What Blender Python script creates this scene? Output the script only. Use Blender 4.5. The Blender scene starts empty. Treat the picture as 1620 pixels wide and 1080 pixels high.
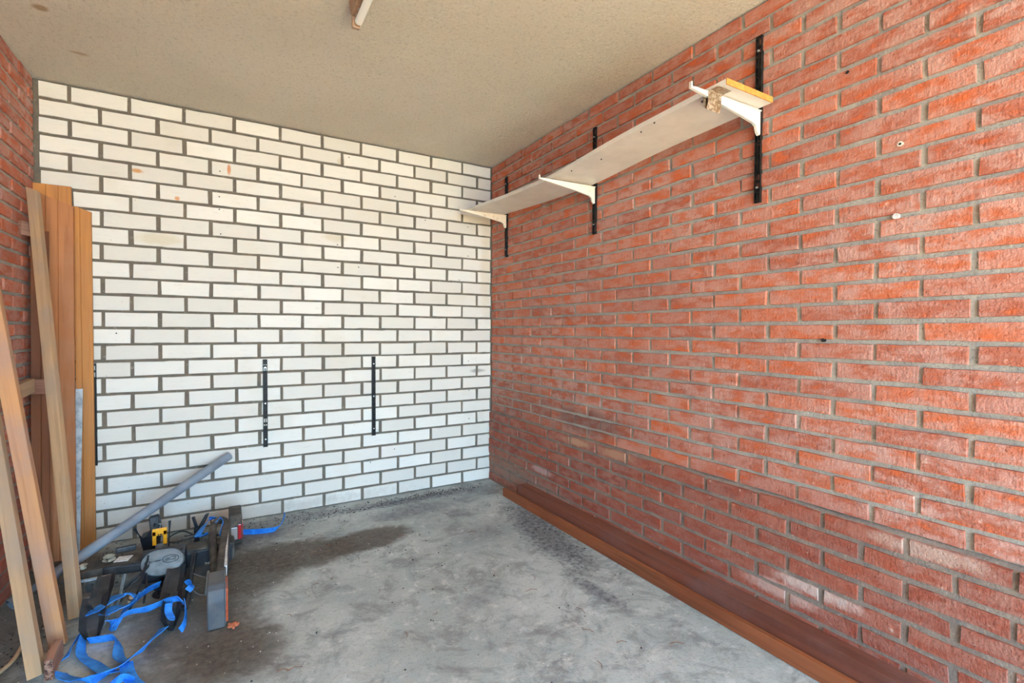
import bpy, bmesh, math, random
from mathutils import Vector, Matrix
random.seed(7)
PI = math.pi
scene = bpy.context.scene
col = scene.collection

# ------------------------------------------------------------------ room numbers (metres)
XR, XL, YB, ZC = 1.602, -0.729, 3.0, 2.157
YF = -2.1                                   # door opening behind the camera
CAM_Z = 1.0238

# ------------------------------------------------------------------ camera
TH, PH, RHO = math.radians(30.5429), math.radians(1.106), math.radians(0.1558)
cd = bpy.data.cameras.new('camera'); cam = bpy.data.objects.new('camera', cd); col.objects.link(cam)
cd.sensor_width = 36.0; cd.lens = 772.86 / 1620 * 36; cd.clip_start = 0.02
fwd = Vector((math.sin(TH) * math.cos(PH), math.cos(TH) * math.cos(PH), -math.sin(PH)))
rt = Vector((math.cos(TH), -math.sin(TH), 0)); up = rt.cross(fwd)
r2 = rt * math.cos(RHO) + up * math.sin(RHO); u2 = -rt * math.sin(RHO) + up * math.cos(RHO)
cam.matrix_world = Matrix(((r2.x, u2.x, -fwd.x, 0), (r2.y, u2.y, -fwd.y, 0), (r2.z, u2.z, -fwd.z, CAM_Z), (0, 0, 0, 1)))
scene.camera = cam

# ------------------------------------------------------------------ sky, sun, exposure
w = bpy.data.worlds.new('sky'); scene.world = w; w.use_nodes = True
nt = w.node_tree; bg = nt.nodes['Background']
bg.inputs['Color'].default_value = (0.37, 0.69, 1.0, 1); bg.inputs['Strength'].default_value = 18.0
sl = bpy.data.lights.new('sun', 'SUN'); sl.energy = 47.0; sl.angle = math.radians(0.6); sl.color = (1.0, 0.88, 0.60)
sun = bpy.data.objects.new('sun', sl); col.objects.link(sun)
sun.rotation_euler = Vector((0.25, 0.80, -0.88)).to_track_quat('-Z', 'Y').to_euler()
pl = bpy.data.lights.new('door_portal', 'AREA'); pl.shape = 'RECTANGLE'; pl.size = 2.3; pl.size_y = 2.15
pl.cycles.is_portal = True
po = bpy.data.objects.new('door_portal', pl); col.objects.link(po)
po.location = ((XR + XL) / 2, YF - 0.02, ZC / 2); po.rotation_euler = (PI / 2, 0, 0)
vs = scene.view_settings
vs.view_transform = 'Standard'; vs.look = 'None'; vs.gamma = 1.0; vs.use_curve_mapping = False
vs.exposure = 0.2
scene.cycles.max_bounces = 10; scene.cycles.diffuse_bounces = 8
scene.cycles.use_denoising = True

# ================================================================== materials
def srgb(r, g, b):
    f = lambda c: ((c / 255 + 0.055) / 1.055) ** 2.4 if c / 255 > 0.04045 else c / 255 / 12.92
    return (f(r), f(g), f(b), 1)

class NT:
    def __init__(s, name, rough=0.8, spec=0.3):
        s.m = bpy.data.materials.new(name); s.m.use_nodes = True; s.t = s.m.node_tree
        s.b = s.t.nodes['Principled BSDF']; s.b.inputs['Roughness'].default_value = rough
        s.b.inputs['Specular IOR Level'].default_value = spec
        s._pos = None
    def n(s, kind, **kw):
        nd = s.t.nodes.new(kind)
        for k, v in kw.items(): setattr(nd, k, v)
        return nd
    def put(s, sock, v):
        if isinstance(v, bpy.types.NodeSocket): s.t.links.new(v, sock)
        else: sock.default_value = v
    def pos(s):
        if s._pos is None: s._pos = s.n('ShaderNodeNewGeometry').outputs['Position']
        return s._pos
    def obj(s): return s.n('ShaderNodeTexCoord').outputs['Object']
    def scale(s, v, sc, loc=(0, 0, 0)):
        m = s.n('ShaderNodeMapping'); s.put(m.inputs['Vector'], v)
        m.inputs['Scale'].default_value = sc; s.put(m.inputs['Location'], loc); return m.outputs[0]
    def noise(s, v, sc=5.0, det=4.0, rough=0.55, dist=0.0):
        n = s.n('ShaderNodeTexNoise'); s.put(n.inputs['Vector'], v); n.inputs['Scale'].default_value = sc
        n.inputs['Detail'].default_value = det; n.inputs['Roughness'].default_value = rough
        n.inputs['Distortion'].default_value = dist; return n.outputs['Fac']
    def math(s, op, a, b=0.0, c=None, clamp=False):
        n = s.n('ShaderNodeMath', operation=op, use_clamp=clamp); s.put(n.inputs[0], a); s.put(n.inputs[1], b)
        if c is not None: s.put(n.inputs[2], c)
        return n.outputs[0]
    def ramp(s, v, a, b, lo=0.0, hi=1.0):
        n = s.n('ShaderNodeMapRange'); n.interpolation_type = 'SMOOTHSTEP'; s.put(n.inputs['Value'], v)
        n.inputs['From Min'].default_value = a; n.inputs['From Max'].default_value = b
        n.inputs['To Min'].default_value = lo; n.inputs['To Max'].default_value = hi; return n.outputs[0]
    def mix(s, f, a, b, mode='MIX'):
        n = s.n('ShaderNodeMix', data_type='RGBA', blend_type=mode); s.put(n.inputs[0], f)
        s.put(n.inputs[6], a); s.put(n.inputs[7], b); return n.outputs[2]
    def rnd(s):
        """a random number per object and per loose piece of a joined mesh"""
        a = s.n('ShaderNodeNewGeometry').outputs['Random Per Island']; b = s.n('ShaderNodeObjectInfo').outputs['Random']
        return s.math('FRACT', s.math('ADD', a, b))
    def ell(s, c, r, ang=0.0, soft=0.35, nz=None, amp=0.5):
        """ellipse in world space (a stain with a place of its own)"""
        v = s.n('ShaderNodeVectorMath', operation='SUBTRACT'); s.put(v.inputs[0], s.pos()); v.inputs[1].default_value = c
        ro = s.n('ShaderNodeVectorRotate'); ro.rotation_type = 'Z_AXIS'; s.put(ro.inputs['Vector'], v.outputs[0]); ro.inputs['Angle'].default_value = -ang
        d = s.n('ShaderNodeVectorMath', operation='DIVIDE'); s.put(d.inputs[0], ro.outputs[0]); d.inputs[1].default_value = r
        l = s.n('ShaderNodeVectorMath', operation='LENGTH'); s.put(l.inputs[0], d.outputs[0]); x = l.outputs['Value']
        if nz is not None: x = s.math('ADD', x, s.math('MULTIPLY', s.math('SUBTRACT', nz, 0.5), amp * 2))
        return s.ramp(x, 1.0 - soft, 1.0 + soft, 1.0, 0.0)
    def bump(s, h, dist=0.002, strength=1.0):
        b = s.n('ShaderNodeBump'); s.put(b.inputs['Height'], h); b.inputs['Distance'].default_value = dist
        b.inputs['Strength'].default_value = strength; s.t.links.new(b.outputs[0], s.b.inputs['Normal'])
    def color(s, c): s.put(s.b.inputs['Base Color'], c); return s.m

def mat_red_brick(name, c1, c2, c3, dust, dustamt):
    s = NT(name, 0.78, 0.28); r = s.rnd(); p = s.pos()
    seed = s.n('ShaderNodeCombineXYZ'); s.put(seed.inputs[0], s.math('MULTIPLY', r, 37.0)); s.put(seed.inputs[1], s.math('MULTIPLY', r, 11.0))
    v = s.n('ShaderNodeVectorMath', operation='ADD'); s.put(v.inputs[0], p); s.put(v.inputs[1], seed.outputs[0]); v = v.outputs[0]
    c = s.mix(s.ramp(r, 0.1, 0.9), c1, c2)
    blot = s.noise(s.scale(v, (1, 1, 2.4)), 13.0, 4.0, 0.6)
    fine = s.noise(v, 120.0, 3.0, 0.6)
    striae = s.noise(s.scale(v, (1, 1, 0.10)), 210.0, 2.0, 0.5)
    grit_ = s.noise(v, 48.0, 4.0, 0.7)
    # chalky bloom over most of the face, worn through to the orange body in patches
    amt = s.math('MULTIPLY', s.ramp(blot, 0.38, 0.60), dustamt)
    amt = s.math('MULTIPLY', amt, s.ramp(striae, 0.28, 0.68, 0.70, 1.10))
    amt = s.math('MULTIPLY', amt, s.ramp(s.noise(p, 1.7, 3.0), 0.35, 0.62, 0.55, 1.15)); c = s.mix(amt, c, dust)
    c = s.mix(s.ramp(blot, 0.30, 0.40, 0.75, 0.0), c, c3)
    c = s.mix(s.ramp(grit_, 0.58, 0.74, 0.0, 0.40), c, srgb(120, 66, 50))
    c = s.mix(s.ramp(fine, 0.60, 0.76, 0.0, 0.45), c, srgb(96, 52, 40))
    c = s.mix(s.ramp(s.noise(v, 30.0, 5.0, 0.75), 0.62, 0.72, 0.0, 0.55), c, srgb(226, 196, 178))
    c = s.mix(s.ramp(s.noise(v, 75.0, 2.0), 0.73, 0.77, 0.0, 0.8), c, srgb(70, 44, 38))
    h = s.math('ADD', s.math('MULTIPLY', striae, 0.3), s.math('ADD', fine, s.math('MULTIPLY', grit_, 1.6)))
    s.bump(h, 0.003, 0.9)
    return s, c

s, c = mat_red_brick('red_brick', srgb(194, 108, 76), srgb(172, 98, 76), srgb(204, 98, 52), srgb(194, 156, 144), 0.78)
nz = s.noise(s.pos(), 9.0, 4.0)
# soot scuffs low in the middle of the wall
c = s.mix(s.math('MULTIPLY', s.ell((1.6, 1.95, 0.56), (0.5, 0.30, 0.07), 0, 0.5, nz, 0.7), 0.55), c, srgb(88, 66, 62))
c = s.mix(s.math('MULTIPLY', s.ell((1.6, 2.6, 0.56), (0.5, 0.5, 0.13), 0, 0.6, nz, 0.6), 0.35), c, srgb(110, 84, 76))
M_RED = s.color(c)

s, c = mat_red_brick('plinth_brick', srgb(158, 86, 66), srgb(146, 78, 62), srgb(166, 84, 60), srgb(174, 132, 118), 0.5)
nz = s.noise(s.pos(), 24.0, 5.0, 0.7)
for cc, rr, a, tone in [((1.584, 2.02, 0.45), (0.4, 0.10, 0.018), 0.85, srgb(186, 150, 122)), ((1.584, 1.72, 0.45), (0.4, 0.10, 0.02), 0.8, srgb(182, 142, 116)),
                  ((1.584, 0.54, 0.45), (0.4, 0.12, 0.02), 0.7, srgb(190, 165, 150)), ((1.584, 0.82, 0.22), (0.4, 0.12, 0.02), 0.8, srgb(205, 185, 175)),
                  ((1.584, 0.93, 0.17), (0.4, 0.12, 0.025), 0.75, srgb(200, 170, 158)), ((1.584, 2.5, 0.10), (0.4, 0.45, 0.06), 0.6, srgb(160, 140, 128)),
                  ((1.584, 2.35, 0.22), (0.4, 0.10, 0.02), 0.7, srgb(196, 172, 168)), ((1.584, 2.75, 0.15), (0.4, 0.3, 0.06), 0.5, srgb(140, 122, 105))]:
    c = s.mix(s.math('MULTIPLY', s.ell(cc, rr, 0, 0.5, nz, 0.9), a), c, tone)
M_PLINTH = s.color(c)

def mat_mortar(name, a, b, grain=140.0):
    s = NT(name, 0.95, 0.1); p = s.pos()
    c = s.mix(s.ramp(s.noise(p, 14.0, 5.0), 0.3, 0.7), a, b)
    c = s.mix(s.ramp(s.noise(p, 170.0, 3.0, 0.7), 0.52, 0.72, 0, 0.5), c, srgb(84, 80, 72)); c = s.mix(s.ramp(s.noise(p, 60.0, 4.0, 0.7), 0.58, 0.74, 0, 0.4), c, srgb(196, 192, 180))
    s.bump(s.noise(p, grain, 4.0, 0.7), 0.003, 0.9)
    return s.color(c)
M_MORT_RED = mat_mortar('mortar_red_wall', srgb(178, 176, 164), srgb(158, 156, 147))
M_MORT_WHITE = mat_mortar('mortar_white_wall', srgb(124, 113, 98), srgb(110, 102, 92))
M_MORT_PLINTH = mat_mortar('mortar_plinth', srgb(150, 138, 126), srgb(128, 118, 110))

s = NT('white_brick', 0.6, 0.35); p = s.pos(); r = s.rnd()
c = s.mix(r, srgb(234, 229, 218), srgb(217, 211, 199))
c = s.mix(s.ramp(s.noise(p, 3.0, 4.0), 0.5, 0.75, 0, 0.4), c, srgb(210, 200, 178)); c = s.mix(s.ramp(s.noise(s.scale(p, (1, 1, 6)), 14.0, 5.0, 0.75), 0.52, 0.75, 0, 0.5), c, srgb(200, 194, 184))
c = s.mix(s.ramp(s.noise(s.scale(p, (1, 1, 3)), 22.0, 5.0, 0.7), 0.60, 0.78, 0, 0.45), c, srgb(185, 176, 160))
c = s.mix(s.ramp(s.noise(p, 75.0, 2.0), 0.72, 0.78, 0, 0.8), c, srgb(110, 104, 98))
nz = s.noise(p, 30.0, 4.0, 0.7)
for cc, rr, a, tone in [((-0.358, 3, 1.806), (0.022, 0.3, 0.010), 0.9, srgb(205, 140, 70)), ((0.03, 3, 1.878), (0.008, 0.3, 0.028), 0.85, srgb(205, 125, 60)),
                        ((-0.198, 3, 1.694), (0.010, 0.3, 0.010), 0.85, srgb(205, 130, 60)), ((-0.278, 3, 1.482), (0.09, 0.3, 0.03), 0.45, srgb(196, 178, 130)),
                        ((0.565, 3, 1.576), (0.06, 0.3, 0.025), 0.4, srgb(196, 176, 128)), ((1.494, 3, 0.759), (0.05, 0.3, 0.012), 0.6, srgb(130, 122, 112)),
                        ((1.56, 3, 1.45), (0.04, 0.3, 0.3), 0.35, srgb(200, 180, 140)), ((0.6, 3, 2.02), (0.02, 0.3, 0.02), 0.5, srgb(196, 170, 120)),
                        ((-0.2, 3, 0.03), (0.9, 0.3, 0.05), 0.5, srgb(150, 138, 124)), ((-0.25, 3, 0.22), (0.35, 0.3, 0.10), 0.3, srgb(168, 172, 176))]:
    c = s.mix(s.math('MULTIPLY', s.ell(cc, rr, 0, 0.5, nz, 0.6), a), c, tone)
s.bump(s.math('ADD', s.noise(s.scale(p, (0.3, 1, 1.6)), 60.0, 4.0, 0.6), s.noise(p, 240.0, 2.0)), 0.0012, 0.6)
M_WHITE = s.color(c)

s = NT('ceiling_stucco', 0.95, 0.1); p = s.pos()
c = s.mix(s.ramp(s.noise(p, 1.6, 5.0), 0.3, 0.7), srgb(238, 229, 214), srgb(228, 219, 203))
c = s.mix(s.ramp(s.noise(p, 75.0, 5.0, 0.75), 0.50, 0.70, 0, 0.5), c, srgb(180, 169, 148)); c = s.mix(s.ramp(s.noise(p, 55.0, 4.0, 0.7), 0.60, 0.72, 0, 0.5), c, srgb(240, 232, 214))
nz = s.noise(p, 25.0, 4.0)
for cc, rr, a in [((-0.55, 2.35, ZC), (0.02, 0.02, 0.3), 0.7), ((-0.60, 2.1, ZC), (0.035, 0.03, 0.3), 0.7), ((-0.5, 2.65, ZC), (0.03, 0.012, 0.3), 0.5)]:
    c = s.mix(s.math('MULTIPLY', s.ell(cc, rr, 0, 0.5, nz, 0.6), a), c, srgb(170, 125, 70))
s.bump(s.math('ADD', s.noise(p, 70.0, 5.0, 0.75), s.math('MULTIPLY', s.noise(p, 190.0, 3.0), 0.6)), 0.014, 1.0)
M_CEIL = s.color(c)

s = NT('concrete_floor', 0.72, 0.35); p = s.pos()
c = s.mix(s.ramp(s.noise(p, 2.2, 6.0, 0.6), 0.32, 0.68), srgb(186, 194, 192), srgb(160, 170, 168))
c = s.mix(s.ramp(s.noise(p, 7.0, 6.0, 0.7, 0.6), 0.46, 0.66, 0, 0.75), c, srgb(128, 132, 131))
c = s.mix(s.ramp(s.noise(p, 16.0, 5.0, 0.7), 0.54, 0.68, 0, 0.6), c, srgb(212, 215, 211))
c = s.mix(s.ramp(s.noise(p, 80.0, 5.0, 0.75), 0.50, 0.72, 0, 0.45), c, srgb(100, 104, 106)); c = s.mix(s.ramp(s.noise(p, 34.0, 6.0, 0.8), 0.58, 0.70, 0, 0.5), c, srgb(214, 218, 214)); c = s.mix(s.ramp(s.noise(p, 4.0, 7.0, 0.75, 1.2), 0.53, 0.62, 0, 0.5), c, srgb(116, 120, 121))
nz = s.noise(p, 5.5, 6.0, 0.65); nz2 = s.noise(p, 14.0, 6.0, 0.7, 0.8); nz3 = s.noise(p, 45.0, 5.0, 0.75)
brown = s.mix(s.ramp(nz3, 0.3, 0.7), srgb(68, 60, 53), srgb(104, 95, 85))
stains_and_patches = [((0.60, 2.42, 0), (0.23, 0.12, 1), 0.15, 0.22, nz2, 0.35, 0.88), ((0.28, 2.42, 0), (0.26, 0.16, 1), -0.25, 0.25, nz2, 0.35, 0.88),
          ((0.10, 2.33, 0), (0.18, 0.20, 1), 0, 0.3, nz2, 0.3, 0.85), ((-0.1, 2.05, 0), (0.20, 0.30, 1), 0.2, 0.4, nz2, 0.35, 0.80),
          ((0.02, 1.78, 0), (0.15, 0.16, 1), 0.3, 0.5, nz2, 0.45, 0.78), ((-0.10, 1.72, 0), (0.22, 0.12, 1), 0.3, 0.5, nz2, 0.5, 0.6),
          ((-0.66, 2.35, 0), (0.16, 0.75, 1), 0, 0.3, nz2, 0.3, 0.85), ((-0.25, 2.75, 0), (0.55, 0.16, 1), 0, 0.35, nz2, 0.35, 0.80),
          ((0.135, 1.86, 0), (0.03, 0.03, 1), 0, 0.6, nz2, 0.6, 0.5), ((-0.05, 2.5, 0), (0.3, 0.2, 1), 0, 0.4, nz2, 0.4, 0.6)]  # last entry darkens the floor under the carrier
for cc, rr, an, soft, z, amp, a in stains_and_patches:
    c = s.mix(s.math('MULTIPLY', s.ell(cc, rr, an, soft, z, amp), a), c, brown)
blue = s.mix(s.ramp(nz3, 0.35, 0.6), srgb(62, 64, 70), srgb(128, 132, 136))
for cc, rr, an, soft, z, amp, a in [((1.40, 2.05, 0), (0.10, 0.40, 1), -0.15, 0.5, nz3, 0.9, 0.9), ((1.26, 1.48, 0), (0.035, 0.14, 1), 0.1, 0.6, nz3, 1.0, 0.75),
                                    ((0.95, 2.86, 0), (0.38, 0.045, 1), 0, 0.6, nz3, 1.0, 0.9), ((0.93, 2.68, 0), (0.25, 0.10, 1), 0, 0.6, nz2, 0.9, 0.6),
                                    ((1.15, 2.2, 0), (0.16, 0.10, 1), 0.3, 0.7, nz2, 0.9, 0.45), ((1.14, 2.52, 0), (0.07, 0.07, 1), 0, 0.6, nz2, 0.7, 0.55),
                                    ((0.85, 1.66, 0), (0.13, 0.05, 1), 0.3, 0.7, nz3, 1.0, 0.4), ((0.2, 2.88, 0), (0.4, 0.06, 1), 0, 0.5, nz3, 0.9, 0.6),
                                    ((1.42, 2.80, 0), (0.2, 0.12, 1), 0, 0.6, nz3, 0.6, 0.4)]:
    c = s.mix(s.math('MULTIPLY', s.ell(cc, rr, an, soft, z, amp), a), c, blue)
c = s.mix(s.ramp(s.noise(s.scale(p, (1, 3, 1)), 38.0, 2.0, 0.5, 1.5), 0.76, 0.82, 0, 0.6), c, srgb(70, 66, 60))
s.bump(s.math('ADD', s.noise(p, 30.0, 5.0, 0.7), s.math('MULTIPLY', s.noise(p, 160.0, 3.0), 0.5)), 0.004, 0.8)
M_FLOOR = s.color(c)

s = NT('pavement', 0.9, 0.2); p = s.pos()
M_PAVE = s.color(s.mix(s.noise(p, 3.0, 4.0), srgb(226, 186, 128), srgb(210, 170, 118)))

def wood(name, a, b, dark, gr=1.0, rough=0.65, stain=None, amt=0.0):
    s = NT(name, rough, 0.3); o = s.obj(); r = s.n('ShaderNodeObjectInfo').outputs['Random']
    off = s.n('ShaderNodeCombineXYZ'); s.put(off.inputs[0], s.math('MULTIPLY', r, 9.0))
    v = s.n('ShaderNodeVectorMath', operation='ADD'); s.put(v.inputs[0], o); s.put(v.inputs[1], off.outputs[0]); v = v.outputs[0]
    g = s.noise(s.scale(v, (1, 1, 0.035)), 70.0 * gr, 5.0, 0.6, 0.3)
    g2 = s.noise(s.scale(v, (1, 1, 0.10)), 16.0 * gr, 4.0, 0.5, 0.6)
    c = s.mix(s.ramp(g2, 0.35, 0.65), a, b)
    c = s.mix(s.ramp(g, 0.48, 0.68, 0, 0.5), c, dark)
    c = s.mix(s.ramp(s.noise(s.scale(v, (1, 1, .6)), 30.0, 2.0), 0.76, 0.82, 0, 0.35), c, dark)
    if stain: c = s.mix(s.ramp(s.noise(v, 4.0, 5.0, 0.65), 0.40, 0.68, 0, amt), c, stain)
    s.bump(g, 0.0012, 0.6)
    return s.color(c)
M_PINE = wood('weathered_lath', srgb(190, 152, 112), srgb(174, 138, 102), srgb(142, 104, 72), stain=srgb(160, 138, 118), amt=0.75)
M_PINE2 = wood('orange_lath', srgb(192, 138, 92), srgb(176, 130, 96), srgb(150, 100, 64), stain=srgb(164, 130, 112), amt=0.75)
M_TAN = wood('tan_plank', srgb(188, 124, 76), srgb(170, 112, 72), srgb(138, 84, 50), stain=srgb(176, 128, 96), amt=0.6)
M_TAN2 = wood('ochre_plank', srgb(206, 140, 72), srgb(190, 128, 70), srgb(160, 98, 52), stain=srgb(184, 128, 80), amt=0.5)
M_DARKW = wood('brown_plank', srgb(140, 88, 54), srgb(120, 74, 46), srgb(88, 52, 32), stain=srgb(112, 80, 62), amt=0.5)
M_HARD = wood('hardwood_beam', srgb(128, 76, 58), srgb(108, 62, 48), srgb(78, 44, 36), 0.7, 0.55, stain=srgb(122, 88, 82), amt=0.7)
M_HARD2 = wood('hardwood_strip', srgb(158, 94, 60), srgb(136, 78, 50), srgb(98, 54, 36), 0.7, 0.5)
M_ROUGHW = wood('rough_reddish_wood', srgb(172, 132, 112), srgb(150, 112, 94), srgb(92, 60, 50), 1.6, 0.85)
s = NT('rough_end_grain', 0.95, 0.1); o = s.obj()
s.bump(s.noise(o, 120, 4), 0.004, 1.0); M_ENDGR = s.color(s.mix(s.ramp(s.noise(o, 90, 4, 0.7), 0.4, 0.62), srgb(78, 52, 46), srgb(168, 128, 108)))

def simple(name, a, b=None, sc=20.0, rough=0.5, metal=0.0, spec=0.4, lo=0.4, hi=0.65, bump=0.0, coord='pos'):
    s = NT(name, rough, spec); s.b.inputs['Metallic'].default_value = metal
    v = s.pos() if coord == 'pos' else s.obj(); n = s.noise(v, sc, 5.0, 0.65)
    if bump: s.bump(n, bump, 1.0)
    return s.color(s.mix(s.ramp(n, lo, hi), a, b or a))
M_SHELF = simple('shelf_laminate', srgb(226, 220, 210), srgb(214, 208, 198), 6.0, 0.4)
M_SHELFEND = simple('raw_board_edge', srgb(214, 150, 70), srgb(196, 130, 58), 60.0, 0.8)
M_BRACKET = simple('cream_enamel', srgb(236, 226, 208), srgb(206, 186, 156), 50.0, 0.4, lo=0.55, hi=0.75)
M_BRACKET_W = simple('white_enamel', srgb(220, 216, 206), srgb(206, 198, 184), 50.0, 0.4, lo=0.6, hi=0.75)
M_BLACKM = simple('black_enamel', srgb(26, 24, 23), srgb(38, 35, 33), 40.0, 0.5, spec=0.3)
M_GALV = simple('galvanised_steel', srgb(196, 202, 204), srgb(150, 160, 168), 30.0, 0.6, 0.0)
M_SCREW = simple('steel_screw', srgb(200, 200, 196), None, 20, 0.35, 0.8)
M_TAPE = simple('brown_tape', srgb(120, 92, 62), srgb(178, 160, 138), 110.0, 0.35, spec=0.6, lo=0.45, hi=0.6, bump=0.002)
M_PVC = simple('grey_pvc', srgb(134, 144, 154), srgb(118, 126, 136), 9.0, 0.45)
M_BLACKP = simple('black_plastic', srgb(38, 40, 44), srgb(60, 60, 62), 22.0, 0.5)
M_BLACKD = simple('dark_steel', srgb(34, 36, 44), srgb(52, 52, 58), 22.0, 0.5)
M_DUSTY = simple('dusty_black_plastic', srgb(62, 58, 55), srgb(96, 89, 80), 18.0, 0.75)
M_HOUSING = simple('lamp_housing_plastic', srgb(76, 80, 86), srgb(92, 92, 92), 14.0, 0.5)
M_COVER = simple('cover_plastic', srgb(122, 128, 130), srgb(100, 104, 105), 24.0, 0.55)
M_INK = simple('embossed_dark', srgb(34, 34, 36), None, 20, 0.6)
M_YELLOW = simple('yellow_plastic', srgb(246, 172, 28), srgb(232, 156, 24), 40.0, 0.4)
M_STRAP = simple('blue_webbing', srgb(56, 146, 232), srgb(34, 112, 204), 34.0, 0.6, bump=0.0006)
M_WHITEL = simple('white_label', srgb(226, 224, 220), srgb(190, 188, 186), 90.0, 0.5)
M_DIRTYW = simple('dirty_white_plastic', srgb(196, 200, 184), srgb(160, 160, 140), 60.0, 0.5)
M_ORANGE = simple('orange_reflector', srgb(190, 82, 44), srgb(160, 66, 40), 80.0, 0.3, spec=0.7)
M_LEAF = simple('dry_leaf', srgb(206, 120, 82), srgb(168, 84, 56), 160.0, 0.8, bump=0.002)
M_GRIT = simple('dark_grit', srgb(50, 46, 44), srgb(84, 76, 68), 60.0, 0.9)
M_GRITL = simple('pale_grit', srgb(205, 200, 190), None, 60.0, 0.9)
M_LAMPHOUSE = simple('fixture_enamel', srgb(176, 146, 120), srgb(160, 130, 106), 30.0, 0.45)
M_TUBE = simple('tube_glass', srgb(236, 232, 224), None, 20, 0.15, spec=0.6)
M_WIRE = simple('black_cable', srgb(40, 40, 42), None, 20, 0.5)
M_COPPER = simple('brass_bolt', srgb(190, 160, 130), srgb(130, 84, 60), 90, 0.4, 0.6)
s = NT('red_lens', 0.12, 0.8); s.b.inputs['Coat Weight'].default_value = 0.6; M_REDL = s.color(srgb(168, 26, 30))
s = NT('clear_lens', 0.1, 0.8); s.b.inputs['Coat Weight'].default_value = 0.6; M_CLEARL = s.color(srgb(150, 140, 136))
s = NT('ribbed_glass', 0.18, 0.8); s.b.inputs['Metallic'].default_value = 0.4; M_RIBG = s.color(srgb(150, 172, 182))

# ================================================================== geometry helpers
def link_mesh(name, bm, mat, parent=None, smooth=False):
    me = bpy.data.meshes.new(name)
    bmesh.ops.recalc_face_normals(bm, faces=bm.faces)
    if smooth:
        for f in bm.faces: f.smooth = True
    bm.to_mesh(me); bm.free(); me.materials.append(mat)
    if smooth: me.set_sharp_from_angle(angle=math.radians(38))
    o = bpy.data.objects.new(name, me); col.objects.link(o)
    if parent: o.parent = parent
    return o
def struct(o): o['kind'] = 'structure'; return o
def tag(o, label, cat, group=None):
    o['label'] = label; o['category'] = cat
    if group: o['group'] = group
    return o
def empty(name, loc, label, cat, group=None):
    o = bpy.data.objects.new(name, None); o.empty_display_size = 0.05; col.objects.link(o); o.location = loc
    return tag(o, label, cat, group)
def add_box(bm, c, size, bev=0.0, rot=None):
    m = Matrix.Translation(Vector(c)) @ (rot.to_4x4() if rot else Matrix.Identity(4)) @ Matrix.Diagonal((*size, 1))
    r = bmesh.ops.create_cube(bm, size=1.0, matrix=m)
    if bev:
        es = list({e for v in r['verts'] for e in v.link_edges})
        bmesh.ops.bevel(bm, geom=es, offset=bev, segments=2, profile=0.6, affect='EDGES')
def add_quadprism(bm, bot, top, bev=0.0):
    """solid between two matching outlines"""
    n = len(bot); a = [bm.verts.new(p) for p in bot]; b = [bm.verts.new(p) for p in top]
    bm.faces.new(a); bm.faces.new(b[::-1])
    for i in range(n): bm.faces.new((a[i], b[i], b[(i + 1) % n], a[(i + 1) % n]))
    if bev:
        bm.normal_update()
        es = list({e for v in a + b for e in v.link_edges})
        bmesh.ops.bevel(bm, geom=es, offset=bev, segments=1, affect='EDGES')
def frame(d):
    d = d.normalized(); h = Vector((0, 0, 1)) if abs(d.z) < 0.95 else Vector((1, 0, 0))
    x = d.cross(h).normalized(); return x, x.cross(d).normalized()
def add_tube(bm, pts, r, seg=10, cap=True):
    pts = [Vector(p) for p in pts]; rings = []; px = None
    for i, p in enumerate(pts):
        d = (pts[min(i + 1, len(pts) - 1)] - pts[max(i - 1, 0)]).normalized()
        if px is None: x, y = frame(d)
        else:
            x = (px - d * px.dot(d)).normalized(); y = d.cross(x)
        px = x; rr = r[i] if isinstance(r, (list, tuple)) else r
        rings.append([bm.verts.new(p + x * math.cos(2 * PI * k / seg) * rr + y * math.sin(2 * PI * k / seg) * rr) for k in range(seg)])
    for a, b in zip(rings, rings[1:]):
        for k in range(seg): bm.faces.new((a[k], a[(k + 1) % seg], b[(k + 1) % seg], b[k]))
    if cap: bm.faces.new(rings[0][::-1]); bm.faces.new(rings[-1])
def add_cyl(bm, c, r, h, axis=(0, 0, 1), seg=20, bev=0.0, r2=None):
    c = Vector(c); a = Vector(axis).normalized(); add_tube(bm, [c - a * h / 2, c + a * h / 2], [r, r2 if r2 else r], seg)
def spline(pts, n=6):
    pts = [Vector(p) for p in pts]; out = []
    for i in range(len(pts) - 1):
        p0, p1, p2, p3 = pts[max(i - 1, 0)], pts[i], pts[i + 1], pts[min(i + 2, len(pts) - 1)]
        for k in range(n):
            t = k / n
            out.append(0.5 * ((2 * p1) + (p2 - p0) * t + (2 * p0 - 5 * p1 + 4 * p2 - p3) * t * t + (3 * p1 - p0 - 3 * p2 + p3) * t ** 3))
    out.append(pts[-1]); return out
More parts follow.
